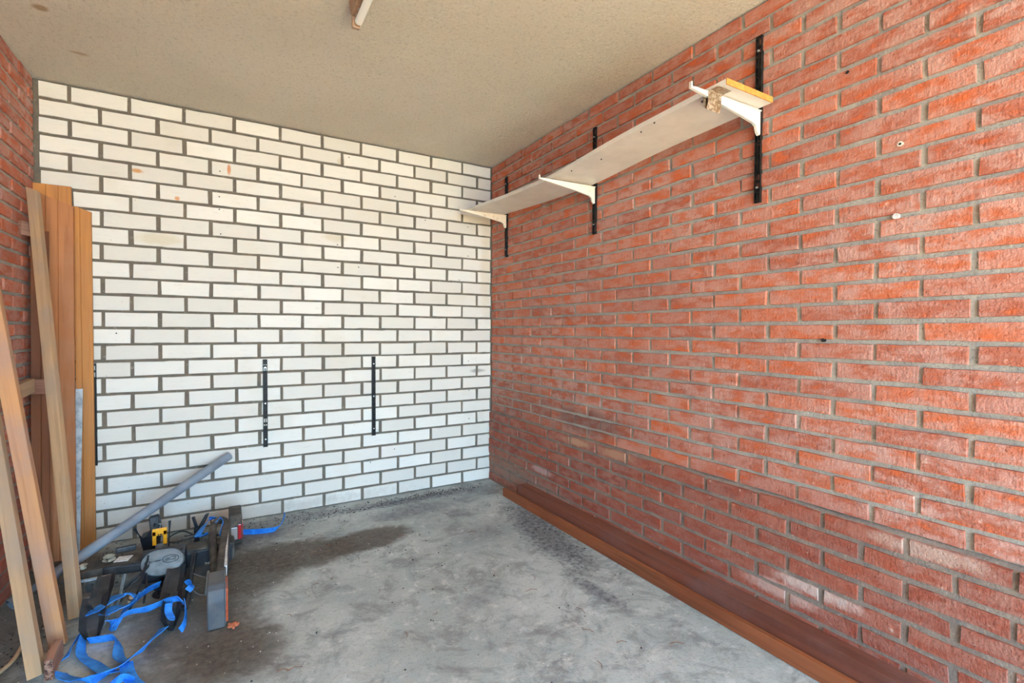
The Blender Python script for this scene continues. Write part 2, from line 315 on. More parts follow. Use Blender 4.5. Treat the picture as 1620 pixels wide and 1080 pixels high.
def add_ribbon(bm, pts, width, tilt=0.0, th=0.0022, n=6):
    """flat webbing: tilt 0 lies flat, tilt 90 stands on its edge; tilt may be a list"""
    m = len(pts); ts = list(tilt) if isinstance(tilt, (list, tuple)) else [tilt] * m
    P = spline(pts, n); rings = []; last = None
    for i, p in enumerate(P):
        f = i / n; k = min(int(f), m - 2); t = math.radians(ts[k] + (ts[k + 1] - ts[k]) * (f - k))
        d = (P[min(i + 1, len(P) - 1)] - P[max(i - 1, 0)]).normalized()
        side = d.cross(Vector((0, 0, 1)))
        if side.length < 0.15: side = last if last is not None else Vector((1, 0, 0))
        side = (side - d * side.dot(d)).normalized()
        if last is not None and side.dot(last) < -0.2: pass
        last = side; nn = side.cross(d).normalized()
        s = side * math.cos(t) + nn * math.sin(t); q = s.cross(d).normalized()
        rings.append([bm.verts.new(p + s * width / 2 * a + q * th / 2 * b) for a, b in ((-1, -1), (1, -1), (1, 1), (-1, 1))])
    for a, b in zip(rings, rings[1:]):
        for k in range(4): bm.faces.new((a[k], a[(k + 1) % 4], b[(k + 1) % 4], b[k]))
    bm.faces.new(rings[0]); bm.faces.new(rings[-1][::-1])

def project(p):
    v = Vector(p) - Vector((0, 0, CAM_Z)); d = v.dot(fwd)
    if d < 0.05: return None
    return v.dot(r2) / d * 772.86, v.dot(u2) / d * 772.86, d

# ================================================================== bricks
def brick_bm(L, H, depth, jit, chip, seed):
    """one brick face with its own ragged outline: u along the wall, v up, n out of the wall (0 = brick face)"""
    rd = random.Random(seed); bm = bmesh.new()
    base = []
    for (x0, y0, x1, y1, k) in ((-.5, -.5, .5, -.5, 4), (.5, -.5, .5, .5, 1), (.5, .5, -.5, .5, 4), (-.5, .5, -.5, -.5, 1)):
        for i in range(k):
            t = i / k + (rd.uniform(-.35, .35) / k if i else 0); base.append(((x0 + (x1 - x0) * t) * L, (y0 + (y1 - y0) * t) * H))
    out, front = [], []
    for (x, y) in base:
        jx, jy = rd.gauss(0, jit), rd.gauss(0, jit)
        if rd.random() < 0.12: jx -= math.copysign(chip, x); jy -= math.copysign(chip * .7, y)
        x, y = x + jx, y + jy
        out.append(bm.verts.new((x, -depth, y)))
        front.append(bm.verts.new((x - math.copysign(.0018, x), rd.gauss(0, .0004), y - math.copysign(.0018, y))))
    n = len(base)
    for i in range(n): bm.faces.new((out[i], out[(i + 1) % n], front[(i + 1) % n], front[i]))
    bm.faces.new(front)
    bmesh.ops.triangulate(bm, faces=[f for f in bm.faces if len(f.verts) > 4])
    return bm
_cache = {}
def brick_mesh(kind, L, H, depth, jit, chip, mat):
    key = (kind, round(L, 2), round(H, 3), random.randrange(9 if L > .15 else 3))
    if key not in _cache:
        bm = brick_bm(round(L, 2) if False else L, H, depth, jit, chip, hash((L, H, key[3])) & 0xffff)
        me = bpy.data.meshes.new('brick'); bm.normal_update(); bmesh.ops.recalc_face_normals(bm, faces=bm.faces)
        bm.to_mesh(me); bm.free(); me.materials.append(mat); _cache[key] = (me, L)
    return _cache[key]
def lay(parent, kind, mat, bricks, basis, depth, jit, chip, limit=300):
    """bricks: (u, v, L, H, proud). basis maps (u, n, v) to the world. The largest ones in view are objects, the rest one joined part."""
    scored = []
    for b in bricks:
        q = project(basis @ Vector((b[0], 0, b[1]))); s = 0
        if q and abs(q[0]) < 870 and abs(q[1]) < 590: s = 1 / q[2]
        scored.append((s, b))
    scored.sort(key=lambda t: -t[0])
    rest = bmesh.new(); k = 0
    for s, (u, v, L, H, proud) in scored:
        me, L0 = brick_mesh(kind, L, H, depth, jit, chip, mat)
        flip = random.choice((1, -1))
        rz = Matrix.Rotation(random.gauss(0, .0035), 4, 'Y') @ Matrix.Rotation(random.gauss(0, .004), 4, 'Z')
        m = basis @ Matrix.Translation((u, proud, v)) @ rz @ Matrix.Diagonal((L / L0, 1, 1, 1)) @ (Matrix.Rotation(PI, 4, 'Y') if flip < 0 else Matrix.Identity(4))
        if s > 0 and k < limit:
            o = bpy.data.objects.new('brick', me); col.objects.link(o); o.parent = parent; o.matrix_basis = m; k += 1
        else:
            tmp = bpy.data.meshes.new('t'); tmp.from_pydata([m @ vv.co for vv in me.vertices], [], [p.vertices[:] for p in me.polygons])
            rest.from_mesh(tmp); bpy.data.meshes.remove(tmp)
    if len(rest.verts):
        o = link_mesh('brickwork', rest, mat, parent); o['kind'] = 'stuff'
    else: rest.free()

def courses(u0, u1, phase, pitch, joint, z0, cr, nrows, hb, row_shift, proud, spread, half_every=None):
    out = []
    for r in range(nrows):
        ph = phase + (pitch / 2 if (r + row_shift) % 2 else 0); k = math.floor((u0 - ph) / pitch)
        while True:
            a = ph + k * pitch + joint / 2; b = ph + (k + 1) * pitch - joint / 2
            if a > u1: break
            a2, b2 = max(a, u0), min(b, u1)
            if b2 - a2 > 0.025:
                L = b2 - a2 - random.uniform(0, .003)
                out.append(((a2 + b2) / 2 + random.gauss(0, .0012), z0 + (r + .5) * cr + random.gauss(0, .0008), L, hb + random.uniform(-.001, .001), proud + random.gauss(0, spread)))
            k += 1
    return out

# ================================================================== the setting
bm = bmesh.new(); add_box(bm, ((XL + XR) / 2, (YF + YB) / 2, -0.06), (XR - XL + .5, YB - YF + .3, 0.12)); floor = struct(link_mesh('floor', bm, M_FLOOR))
bm = bmesh.new(); add_box(bm, ((XL + XR) / 2, (YF + YB) / 2, ZC + 0.09), (XR - XL + .5, YB - YF + .3, 0.17)); ceiling = struct(link_mesh('ceiling', bm, M_CEIL))
# back wall (white sand-lime bricks)
CW = ZC / 27; LB = 0.2208
bm = bmesh.new(); add_box(bm, ((XL + XR) / 2, YB + 0.0045 + .05, ZC / 2), (XR - XL + .3, .1, ZC)); wb = struct(link_mesh('wall_back', bm, M_MORT_WHITE))
basis_back = Matrix(((1, 0, 0, 0), (0, -1, 0, YB), (0, 0, 1, 0), (0, 0, 0, 1)))
u_ph = XR - 0.1112 - 20 * LB
bk = courses(XL + 0.016, XR - 0.004, u_ph, LB, 0.0125, 0, CW, 27, 0.0700, 1, 0.0, 0.0006)
# top row (26) must have the shifted phase: rows counted from the top are A, B, A ...
lay(wb, 'white', M_WHITE, bk, basis_back, 0.008, 0.0006, 0.0016)
# right wall (red bricks)
CRR = 0.05813; Z0 = 0.9978; LR = 0.2134; ZP = Z0 - 9 * CRR
bm = bmesh.new(); add_box(bm, (XR + 0.0065 + .05, (YF + YB) / 2, ZC / 2), (.1, YB - YF, ZC)); wr = struct(link_mesh('wall_right', bm, M_MORT_RED))
# u runs towards the camera (-Y), n = -X
basis_right = Matrix(((0, -1, 0, XR), (-1, 0, 0, 0), (0, 0, 1, 0), (0, 0, 0, 1)))
phR = -(YB - 0.0831) - 20 * LR
nrow = 29
# row r counted from ZP; row with index -1 below Z0 ... rows directly below Z0 use the A phase
bk = courses(-YB + 0.004, -YF, phR, LR, 0.0115, ZP, CRR, nrow, 0.0475, 1, 0.0, 0.0012)
bk = [b if b[1] + b[3] / 2 < ZC else (b[0], (b[1] - b[3] / 2 + ZC) / 2, b[2], ZC - (b[1] - b[3] / 2) - .002, b[4]) for b in bk if b[1] - b[3] / 2 < ZC - .015]
lay(wr, 'red', M_RED, bk, basis_right, 0.012, 0.0008, 0.0022)
# projecting plinth of darker bricks
PP = 0.018
bm = bmesh.new()
add_quadprism(bm, [(XR + .02, YF, 0), (XR - PP + .005, YF, 0), (XR - PP + .005, YF, ZP - .012), (XR + .006, YF, ZP + .004)],
              [(XR + .02, YB, 0), (XR - PP + .005, YB, 0), (XR - PP + .005, YB, ZP - .012), (XR + .006, YB, ZP + .004)])
pr = struct(link_mesh('trim_1', bm, M_MORT_PLINTH))
basis_pl = Matrix(((0, -1, 0, XR - PP), (-1, 0, 0, 0), (0, 0, 1, 0), (0, 0, 0, 1)))
bk = courses(-YB + 0.004, -YF, -2.715 - 20 * .2127, .2127, 0.0125, ZP - 8 * .0588, .0588, 8, 0.0465, 1, 0.0, 0.0012)
lay(pr, 'plinth', M_PLINTH, bk, basis_pl, 0.012, 0.0011, 0.0035)
# left wall
bm = bmesh.new(); add_box(bm, (XL - 0.0065 - .05, (YF + YB) / 2, ZC / 2), (.1, YB - YF, ZC)); wl = struct(link_mesh('wall_left', bm, M_MORT_RED))
basis_left = Matrix(((0, 1, 0, XL), (1, 0, 0, 0), (0, 0, 1, 0), (0, 0, 0, 1)))
bk = courses(YF, YB - .006, .05, LR, 0.0125, ZP, CRR, nrow, 0.0465, 0, 0.0, 0.0012)
bk = [b if b[1] + b[3] / 2 < ZC else (b[0], (b[1] - b[3] / 2 + ZC) / 2, b[2], ZC - (b[1] - b[3] / 2) - .002, b[4]) for b in bk if b[1] - b[3] / 2 < ZC - .015]
lay(wl, 'red', M_RED, bk, basis_left, 0.012, 0.0008, 0.0022)
bm = bmesh.new()
add_quadprism(bm, [(XL - .02, YF, 0), (XL + .012, YF, 0), (XL + .012, YF, ZP - .008), (XL - .006, YF, ZP + .004)],
              [(XL - .02, YB, 0), (XL + .012, YB, 0), (XL + .012, YB, ZP - .008), (XL - .006, YB, ZP + .004)])
pl_ = struct(link_mesh('trim_2', bm, M_MORT_PLINTH))
basis_pll = Matrix(((0, 1, 0, XL + .017), (1, 0, 0, 0), (0, 0, 1, 0), (0, 0, 0, 1)))
lay(pl_, 'plinth', M_PLINTH, courses(YF, YB - .006, .02, .2127, 0.0125, ZP - 8 * .0588, .0588, 8, 0.0465, 1, 0.0, 0.0012), basis_pll, 0.012, 0.0014, 0.006)
# ground outside the open door, behind the camera
bm = bmesh.new(); add_box(bm, (0, YF - 6.06, -0.08), (16, 12, 0.1)); struct(link_mesh('ground_outside', bm, M_PAVE))
# fine drilled holes in the white bricks
bm = bmesh.new()
for x, z in [(-.011, 1.862), (-.015, 1.729), (-.015, 1.663), (-.01, 1.535), (.923, 1.863), (1.422, 1.73), (.579, 1.533), (1.422, 1.535), (-.446, 1.013),
             (1.427, .826), (1.432, .628), (1.432, .435), (.916, .289), (.767, .225), (.646, 2.054), (.70, 1.41), (.58, 1.40), (1.0, 1.36), (1.12, 1.74), (1.30, 1.36), (1.36, 1.37)]:
    add_cyl(bm, (x, YB - .0002, z), .0035, .0016, (0, 1, 0), 8)
o = link_mesh('drill_holes', bm, M_INK, wb); o['kind'] = 'stuff'

# ================================================================== shelf on the right wall
rail_x = XR - 0.009
def rail(name, face, at, z0, z1, label, group):
    """slotted upright: U channel with two rows of slots and three screws. face 'R' right wall, 'B' back wall"""
    h = z1 - z0; t = .012; w_ = .022
    root = empty(name, (0, 0, 0), label, 'shelf rail', group)
    bm = bmesh.new()
    add_box(bm, (0, -.0015, h / 2), (w_, .003, h)); add_box(bm, (-w_ / 2 + .0015, -t / 2, h / 2), (.003, t, h)); add_box(bm, (w_ / 2 - .0015, -t / 2, h / 2), (.003, t, h))
    add_box(bm, (0, -t + .001, h / 2), (.004, .002, h))
    nsl = int(h / .032)
    for i in range(nsl + 1):
        add_box(bm, (0, -t + .001, .006 + (h - .012) * i / nsl), (w_ - .002, .002, .010))
    a = link_mesh('channel', bm, M_BLACKM, root)
    for f in (.09, .5, .91):
        bm = bmesh.new(); add_cyl(bm, (0, -t - .001, h * f), .004, .004, (0, 1, 0), 12); link_mesh('screw', bm, M_SCREW, root)
    if face == 'R': root.location = (XR + .002, at, z0); root.rotation_euler = (0, 0, -PI / 2)
    else: root.location = (at, YB + .002, z0)
    return root
rail('shelf_rail', 'R', 1.034, 1.474, 2.044, 'black slotted rail on the red wall, nearest one, behind the raw shelf end', 'black rails on the red wall')
rail('shelf_rail', 'R', 1.900, 1.513, 2.040, 'black slotted rail on the red wall, middle of three under the white shelf', 'black rails on the red wall')
rail('shelf_rail', 'R', 2.783, 1.515, 2.036, 'black slotted rail on the red wall, nearest to the white brick corner', 'black rails on the red wall')
rail('shelf_rail', 'B', -0.533, 0.384, 0.870, 'black slotted rail on the white wall, leftmost, beside the leaning planks', 'black rails on the white wall')
rail('shelf_rail', 'B', 0.194, 0.388, 0.870, 'black slotted rail on the white wall, middle one above the grey pipe end', 'black rails on the white wall')
rail('shelf_rail', 'B', 0.786, 0.389, 0.872, 'black slotted rail on the white wall, rightmost of the three', 'black rails on the white wall')

def bracket(y, ztop, L, label, mat, droop=0.0):
    """pressed steel arm: tapering side web, top flange, lip at the tip, hook plate at the rail"""
    root = empty('shelf_bracket', (XR - .012, y, ztop), label, 'shelf bracket', 'shelf brackets on the red wall')
    prof = [(0, 0), (-L, droop), (-L - .001, droop + .014), (-L - .005, droop + .014), (-L - .006, droop - .006), (-L * .75, droop * .75 - .017), (-L * .35, -.036), (-.035, -.048), (-.022, -.055), (-.016, -.074), (-.006, -.084), (0, -.080)]
    bm = bmesh.new(); add_quadprism(bm, [(x, -.0055, z) for x, z in prof], [(x, .0055, z) for x, z in prof], .001)
    link_mesh('arm', bm, mat, root)
    bm = bmesh.new(); add_quadprism(bm, [(0, -.010, 0), (-L * .98, -.007, droop), (-L * .98, -.007, droop - .003), (0, -.010, -.003)], [(0, .010, 0), (-L * .98, .007, droop), (-L * .98, .007, droop - .003), (0, .010, -.003)])
    link_mesh('flange', bm, mat, root)
    for dz in (-.012, -.062):
        bm = bmesh.new(); add_box(bm, (.001, 0, dz), (.012, .003, .016)); link_mesh('hook', bm, mat, root)
    return root
bracket(1.028, 1.7835, .345, 'clean white shelf bracket wrapped in brown tape, near the raw shelf end', M_BRACKET_W, -.003)
bracket(1.894, 1.7435, .325, 'chipped cream shelf bracket holding up the middle of the white shelf', M_BRACKET, -.006)
bracket(2.777, 1.7835, .325, 'chipped cream shelf bracket at the far shelf end by the white wall', M_BRACKET, -.002)

shelf = empty('wall_shelf', (1.46, 1.94, 1.785), 'long white laminate wall shelf sagging between three brackets on red brick', 'shelf')
def zs(y):   # sag of the board over the lower middle bracket
    pts = [(0.97, 1.786), (1.03, 1.785), (1.45, 1.776), (1.90, 1.7455), (2.3, 1.757), (2.78, 1.785), (2.93, 1.791)]
    for (a, za), (b, zb) in zip(pts, pts[1:]):
        if y <= b: t = max(0, (y - a) / (b - a)); return za + (zb - za) * t
    return pts[-1][1]
bm = bmesh.new(); prev = None
ys = [0.972 + (2.93 - 0.972) * i / 40 for i in range(41)]
sm = [sum(zs(min(max(y + d, .972), 2.93)) for d in (-.12, -.06, 0, .06, .12)) / 5 for y in ys]
for i, y in enumerate(ys):
    z = sm[i] + .001; q = [bm.verts.new(v) for v in ((1.336, y, z), (1.572, y, z), (1.572, y, z + .018), (1.336, y, z + .018))]
    if prev:
        for k in range(4): bm.faces.new((prev[k], prev[(k + 1) % 4], q[(k + 1) % 4], q[k]))
    else: bm.faces.new(q)
    prev = q
bm.faces.new(prev[::-1])
for v in bm.verts: v.co -= Vector(shelf.location)
link_mesh('shelf_board', bm, M_SHELF, shelf)
bm = bmesh.new(); add_box(bm, (1.454 - 1.46, .9705 - 1.94, sm[0] + .0100 - 1.785), (.238, .003, .019)); link_mesh('end_edge', bm, M_SHELFEND, shelf)['label'] = 'raw orange-brown board end'
for y in (1.08, 1.27, 1.62, 1.78, 1.35):
    bm = bmesh.new(); add_cyl(bm, (1.37 + .03 * math.sin(y * 9) - 1.46, y - 1.94, zs(y) - .0005 - 1.785), .0035, .004, (0, 0, 1), 8); link_mesh('pin_hole', bm, M_INK, shelf)
bm = bmesh.new()
x0, x1 = 1.325, 1.40
for i in range(1):
    path = [(0, .985 - .0, 1.782), (0, 1.012, 1.781), (0, 1.020, 1.777), (0, 1.021, 1.745), (0, 1.028, 1.728), (0, 1.036, 1.738), (0, 1.037, 1.772)]
    prev = None
    for j, (dx, y, z) in enumerate(path):
        jit = random.uniform(-.002, .002)
        q = [bm.verts.new(v) for v in ((1.315 + jit, y, z), (1.378 + jit, y, z), (1.378 + jit, y + .0015, z + .0015), (1.315 + jit, y + .0015, z + .0015))]
        if prev:
            for k in range(4): bm.faces.new((prev[k], prev[(k + 1) % 4], q[(k + 1) % 4], q[k]))
        else: bm.faces.new(q)
        prev = q
    bm.faces.new(prev[::-1])
tag(link_mesh('tape_wrap', bm, M_TAPE), 'torn brown tape wrapped over the near shelf bracket', 'tape')

# ================================================================== ceiling fluorescent batten
lamp = empty('ceiling_lamp', (.40, 1.2, ZC), 'bare fluorescent tube batten fixed to the grey ceiling', 'lamp')
fy = (1.752, .55); cx = .395
bm = bmesh.new(); L = fy[0] - fy[1]
add_quadprism(bm, [(-.022, fy[0] - 1.2, 0), (.022, fy[0] - 1.2, 0), (.014, fy[0] - 1.2, -.045), (-.014, fy[0] - 1.2, -.045)], [(-.022, fy[1] - 1.2, 0), (.022, fy[1] - 1.2, 0), (.014, fy[1] - 1.2, -.045), (-.014, fy[1] - 1.2, -.045)], .002)
link_mesh('housing', bm, M_LAMPHOUSE, lamp)
bm = bmesh.new(); add_cyl(bm, (.008, (fy[0] + fy[1]) / 2 - 1.2, -.066), .013, L - .03, (0, 1, 0), 18); link_mesh('tube', bm, M_TUBE, lamp, True)
for e in (fy[0] + .008, fy[1] - .008):
    bm = bmesh.new(); add_box(bm, (.004, e - 1.2, -.045), (.026, .016, .07), .003); link_mesh('lamp_holder', bm, M_LAMPHOUSE, lamp)
for yy in (1.735, 1.70):
    bm = bmesh.new(); add_cyl(bm, (.0, yy - 1.2, -.047), .004, .005, (0, 0, 1), 10); link_mesh('screw', bm, M_SCREW, lamp)

# ================================================================== beams along the right wall
def plank(name, base, top, w_, t, facing, mat, label=None, cat=None, group=None, grooves=(), cut=(0, 0), base_cut=0.0, parent=None, twist=0):
    """a board from base to top; facing = direction its broad face looks to; grooves = x fractions of V grooves; cut = lowering of the left and right top corner"""
    b = Vector(base); d = Vector(top) - b; L = d.length; z = d.normalized()
    y = -(Vector(facing) - z * z.dot(Vector(facing))).normalized(); x = y.cross(z)
    if twist:
        R_ = Matrix.Rotation(math.radians(twist), 3, z); x = R_ @ x; y = R_ @ y
    prof = [(-w_ / 2, t / 2), (-w_ / 2, -t / 2 + .001), (-w_ / 2 + .001, -t / 2)]
    for g in grooves:
        gx = (g - .5) * w_; prof += [(gx - .002, -t / 2), (gx, -t / 2 + .003), (gx + .002, -t / 2)]
    prof += [(w_ / 2 - .001, -t / 2), (w_ / 2, -t / 2 + .001), (w_ / 2, t / 2)]
    bm = bmesh.new(); n = 10
    rings = []
    sw = random.uniform(-1, 1) * .0015
    for k in range(n + 1):
        f = k / n; ring = []
        for px, py in prof:
            u = px / w_ + .5; zt = L - (cut[0] * (1 - u) + cut[1] * u); zb = base_cut * u
            ring.append(bm.verts.new((px, py + sw * math.sin(f * PI), zb + (zt - zb) * f)))
        rings.append(ring)
    m = len(prof)
    for a, c_ in zip(rings, rings[1:]):
        for k in range(m): bm.faces.new((a[k], a[(k + 1) % m], c_[(k + 1) % m], c_[k]))
    bm.faces.new(rings[0]); bm.faces.new(rings[-1][::-1])
    o = link_mesh(name, bm, mat, parent)
    o.matrix_basis = Matrix(((x.x, y.x, z.x, b.x), (x.y, y.y, z.y, b.y), (x.z, y.z, z.z, b.z), (0, 0, 0, 1)))
    if label: tag(o, label, cat, group)
    return o
plank('timber_beam', (1.5505, 2.500, .0535), (1.5505, -.6, .0535), .105, .062, (-1, 0, 0), M_HARD, 'dark red-brown hardwood beam lying against the brick plinth of the right wall', 'beam')
plank('timber_batten', (1.5045, 2.640, .0265), (1.5035, -.6, .0265), .051, .020, (-1, 0, 0), M_HARD2, 'narrow orange-brown hardwood strip on the floor in front of the dark beam', 'beam')

# ================================================================== boards leaning in the left corner
PG = 'planks leaning in the left corner'
plank('wooden_plank', (-.658, 2.948, .002), (-.665, 2.978, 1.684), .132, .016, (0, -1, 0), M_TAN2, 'tallest ochre tongued plank at the back of the corner stack, flat top', 'plank', PG, grooves=(.34, .66))
plank('wooden_plank', (-.640, 2.880, .002), (-.6435, 2.944, 1.628), .118, .018, (0, -1, 0), M_TAN, 'wide tan plank with sloping cut top and a centre groove in the corner stack', 'plank', PG, grooves=(.20, .55,), cut=(-.008, .04))
plank('wooden_plank', (-.558, 2.968, .002), (-.561, 2.983, 1.600), .062, .018, (0, -1, 0), M_TAN2, 'narrow ochre plank at the right edge of the corner stack, next to the black rail', 'plank', PG, grooves=(.35,), cut=(0, .022))
plank('wooden_plank', (-.683, 2.815, .002), (-.690, 2.900, 1.46), .058, .016, (.15, -1, 0), M_DARKW, 'dark brown plank half hidden beside the red wall in the corner stack', 'plank', PG, grooves=(.55,))
o = plank('metal_strip', (-.594, 2.925, .001), (-.580, 2.950, .757), .034, .003, (0, -1, 0), M_GALV, 'galvanised metal strip standing in front of the tan planks', 'metal strip')

o = plank('wooden_lath', (-.459, 2.262, .006), (-.694, 2.835, 1.622), .036, .026, (.2, -1, 0), M_PINE, 'slim weathered lath leaning across the tan planks, foot beside the bike carrier', 'lath', 'laths leaning on the left wall', twist=-28, cut=(-.012, .012))
o = plank('wooden_lath', (-.469, 2.094, .006), (-.711, 2.285, 1.51), .042, .028, (.3, -1, 0), M_PINE2, 'orange-tinted lath between two paler ones, foot by the blue strap', 'lath', 'laths leaning on the left wall', twist=-18)
o = plank('wooden_lath', (-.482, 1.932, .006), (-.711, 2.350, .93), .036, .026, (.3, -1, 0), M_PINE, 'pale lath with a white spot leaning at the left edge, nearest one', 'lath', 'laths leaning on the left wall', twist=-22)
bm = bmesh.new(); add_cyl(bm, (0, 0, 0), .006, .002, (0, 1, 0), 10)
# short rough offcut on its edge
off = plank('wood_block', (-.4480, 1.902, .031), (-.4515, 2.020, .031), .060, .020, (1, -.03, 0), M_ROUGHW, 'short reddish offcut standing on edge at the foot of the nearest lath', 'wood offcut')
bm.free()
bm = bmesh.new(); add_box(bm, (0, 0, -.001), (.058, .020, .003), .001); link_mesh('end_grain', bm, M_ENDGR, off)['label'] = 'rough dark broken end'
# battens behind the laths
plank('wooden_batten', (-.700, 2.33, .765), (-.688, 2.752, .797), .058, .020, (1, -.1, 0), M_PINE, 'grey weathered batten lying level along the left wall behind the laths', 'batten')
b1 = plank('wooden_batten', (-.712, 2.800, .788), (-.655, 2.806, .786), .062, .016, (.1, -1, 0), M_ROUGHW, 'short batten end with ragged bark in front of the dark plank, mid height', 'batten', 'batten stubs on the corner planks')
b2 = plank('wooden_batten', (-.727, 2.790, 1.452), (-.672, 2.856, 1.450), .058, .020, (.3, -1, 0), M_ROUGHW, 'wedge-shaped batten end with bark near the top of the corner planks', 'batten', 'batten stubs on the corner planks', cut=(.0, .0))

# grey pvc pipe
P0, P1 = Vector((-.672, 2.42, .036)), Vector((.020, 2.966, .368))
bm = bmesh.new(); d = (P1 - P0).normalized()
R0, R1 = .0215, .0185
pts = [P0 + (P1 - P0) * i / 8 for i in range(9)]
add_tube(bm, pts, R0, 24, False); add_tube(bm, pts, R1, 24, False)
bm.verts.ensure_lookup_table()
for e in (0, 8):
    for k in range(24):
        a, b = e * 24 + k, e * 24 + (k + 1) % 24; bm.faces.new((bm.verts[a], bm.verts[b], bm.verts[216 + b], bm.verts[216 + a]))
tag(link_mesh('plastic_pipe', bm, M_PVC, None, True), 'grey plastic pipe slanting from the floor up the white wall', 'pipe')

# ================================================================== bike carrier
bc = empty('bike_carrier', (-.22, 2.4, 0), 'dusty black tow-bar bike carrier with blue straps lying on the stained floor', 'bike carrier')
ORG = Vector(bc.location)
def part(name, bm, mat, smooth=False, parent=None, label=None):
    for v in bm.verts: v.co -= ORG
    o = link_mesh(name, bm, mat, parent or bc, smooth)
    if label: o['label'] = label
    return o
# cross beam to the right and dusty arm to the left
bm = bmesh.new(); add_box(bm, (-.125, 2.50, .062), (.32, .09, .075), .012); beam = part('cross_beam', bm, M_DUSTY)
bm = bmesh.new(); add_box(bm, (-.125, 2.452, .058), (.30, .012, .066), .004); part('beam_front', bm, M_BLACKD, parent=beam)
bm = bmesh.new()
add_quadprism(bm, [(-.545, 2.44, .062), (-.27, 2.385, .085), (-.27, 2.50, .085), (-.545, 2.54, .062)], [(-.545, 2.44, .094), (-.27, 2.385, .118), (-.27, 2.50, .118), (-.545, 2.54, .094)], .006)
arm = part('side_arm', bm, M_DUSTY)
bm = bmesh.new(); add_box(bm, (-.335, 2.396, .096), (.15, .020, .036), .008, Matrix.Rotation(-.19, 3, 'Z')); part('arm_rib', bm, M_BLACKP, parent=arm)
bm = bmesh.new(); add_box(bm, (-.352, 2.455, .1145), (.048, .050, .002), 0, Matrix.Rotation(-.22, 3, 'Z')); part('white_sticker', bm, M_WHITEL, parent=arm)
bm = bmesh.new(); add_cyl(bm, (-.402, 2.488, .116), .022, .014, (0, -.1, 1), 20, r2=.019); part('round_cap', bm, M_DIRTYW, True, arm, 'dirty white round cap')
bm = bmesh.new(); add_box(bm, (-.352, 2.520, .130), (.066, .020, .020), .004, Matrix.Rotation(.1, 3, 'Z')); part('clip', bm, M_BLACKP, parent=arm)
bm = bmesh.new(); add_cyl(bm, (-.478, 2.470, .105), .019, .018, (0, 0, 1), 14, r2=.014); add_cyl(bm, (-.478, 2.455, .112), .007, .01, (0, -.5, 1), 10); part('knob', bm, M_DIRTYW, True, arm)
# housing and cover plate
bm = bmesh.new(); add_box(bm, (-.215, 2.425, .075), (.150, .075, .115), .014); part('coupling_housing', bm, M_BLACKD)
n = Vector((-.12, -.86, .50)).normalized(); cx_, cy_ = Vector((1, -.14, 0)).normalized(), None
cy_ = n.cross(cx_).normalized(); cc = Vector((-.216, 2.350, .114))
if cy_.z < 0: cy_ = -cy_
def plate_pt(a, s=1.0, k=0.0):
    rx, ry = .068 * s, .053 * s
    bumpv = .004 * s * (math.cos(2 * a) * .6 - max(0, math.cos(a - PI / 2)) ** 8 * 1.2)
    return cc + cx_ * (math.cos(a) * (rx + bumpv)) + cy_ * (math.sin(a) * (ry + bumpv)) + n * k
bm = bmesh.new(); N = 36
rings = [[bm.verts.new(plate_pt(2 * PI * i / N, s_, k_)) for i in range(N)] for s_, k_ in ((1.02, -.022), (1.02, -.004), (.99, 0), (.90, .0025), (.3, .004))]
for a, b in zip(rings, rings[1:]):
    for i in range(N): bm.faces.new((a[i], a[(i + 1) % N], b[(i + 1) % N], b[i]))
bm.faces.new(rings[0][::-1]); bm.faces.new(rings[-1])
cover = part('cover_plate', bm, M_COVER, True, None, 'grey oval lock cover')
bm = bmesh.new()
def on(u, v, k=.006): return cc + cx_ * u + cy_ * v + n * k
add_tube(bm, [on(-.048 + .008 * math.cos(t), .0 + .008 * math.sin(t), .0045) for t in [2 * PI * i / 14 for i in range(15)]], .0012, 6)
add_tube(bm, [on(-.038, .002, .0048), on(-.02, .004, .0052), on(-.004, .005, .0055)], .0014, 6)
el = [on(.028 + .027 * math.cos(t), .006 + .014 * math.sin(t), .0052) for t in [2 * PI * i / 24 for i in range(25)]]; add_tube(bm, el, .0011, 6)
for i in range(9):
    u = .012 + i * .004; add_tube(bm, [on(u, -.001, .0058), on(u + .002, .007 + .003 * math.sin(i), .0058)], .0010, 5)
add_tube(bm, [on(.018, .008, .0058), on(.034, .013, .0058), on(.046, .012, .0056)], .0012, 5)
part('relief_mark', bm, M_INK, False, cover, 'embossed keyhole ring and fan-shaped mark')
bm = bmesh.new(); add_tube(bm, [plate_pt(a_, 1.035, .002) for a_ in [PI * (.12 + .76 * i / 20) for i in range(21)]], .0016, 6); part('rim_seal', bm, M_INK, False, cover)
# tow-ball clamp below
bm = bmesh.new(); add_cyl(bm, (-.205, 2.315, .016), .042, .026, (0, -.1, 1), 24, r2=.036); add_cyl(bm, (-.213, 2.33, .045), .012, .04, (0, 0, 1), 14)
add_cyl(bm, (-.185, 2.285, .028), .010, .012, (0, 0, 1), 12); add_cyl(bm, (-.222, 2.282, .028), .008, .012, (0, 0, 1), 12)
part('ball_clamp', bm, M_BLACKP, True)
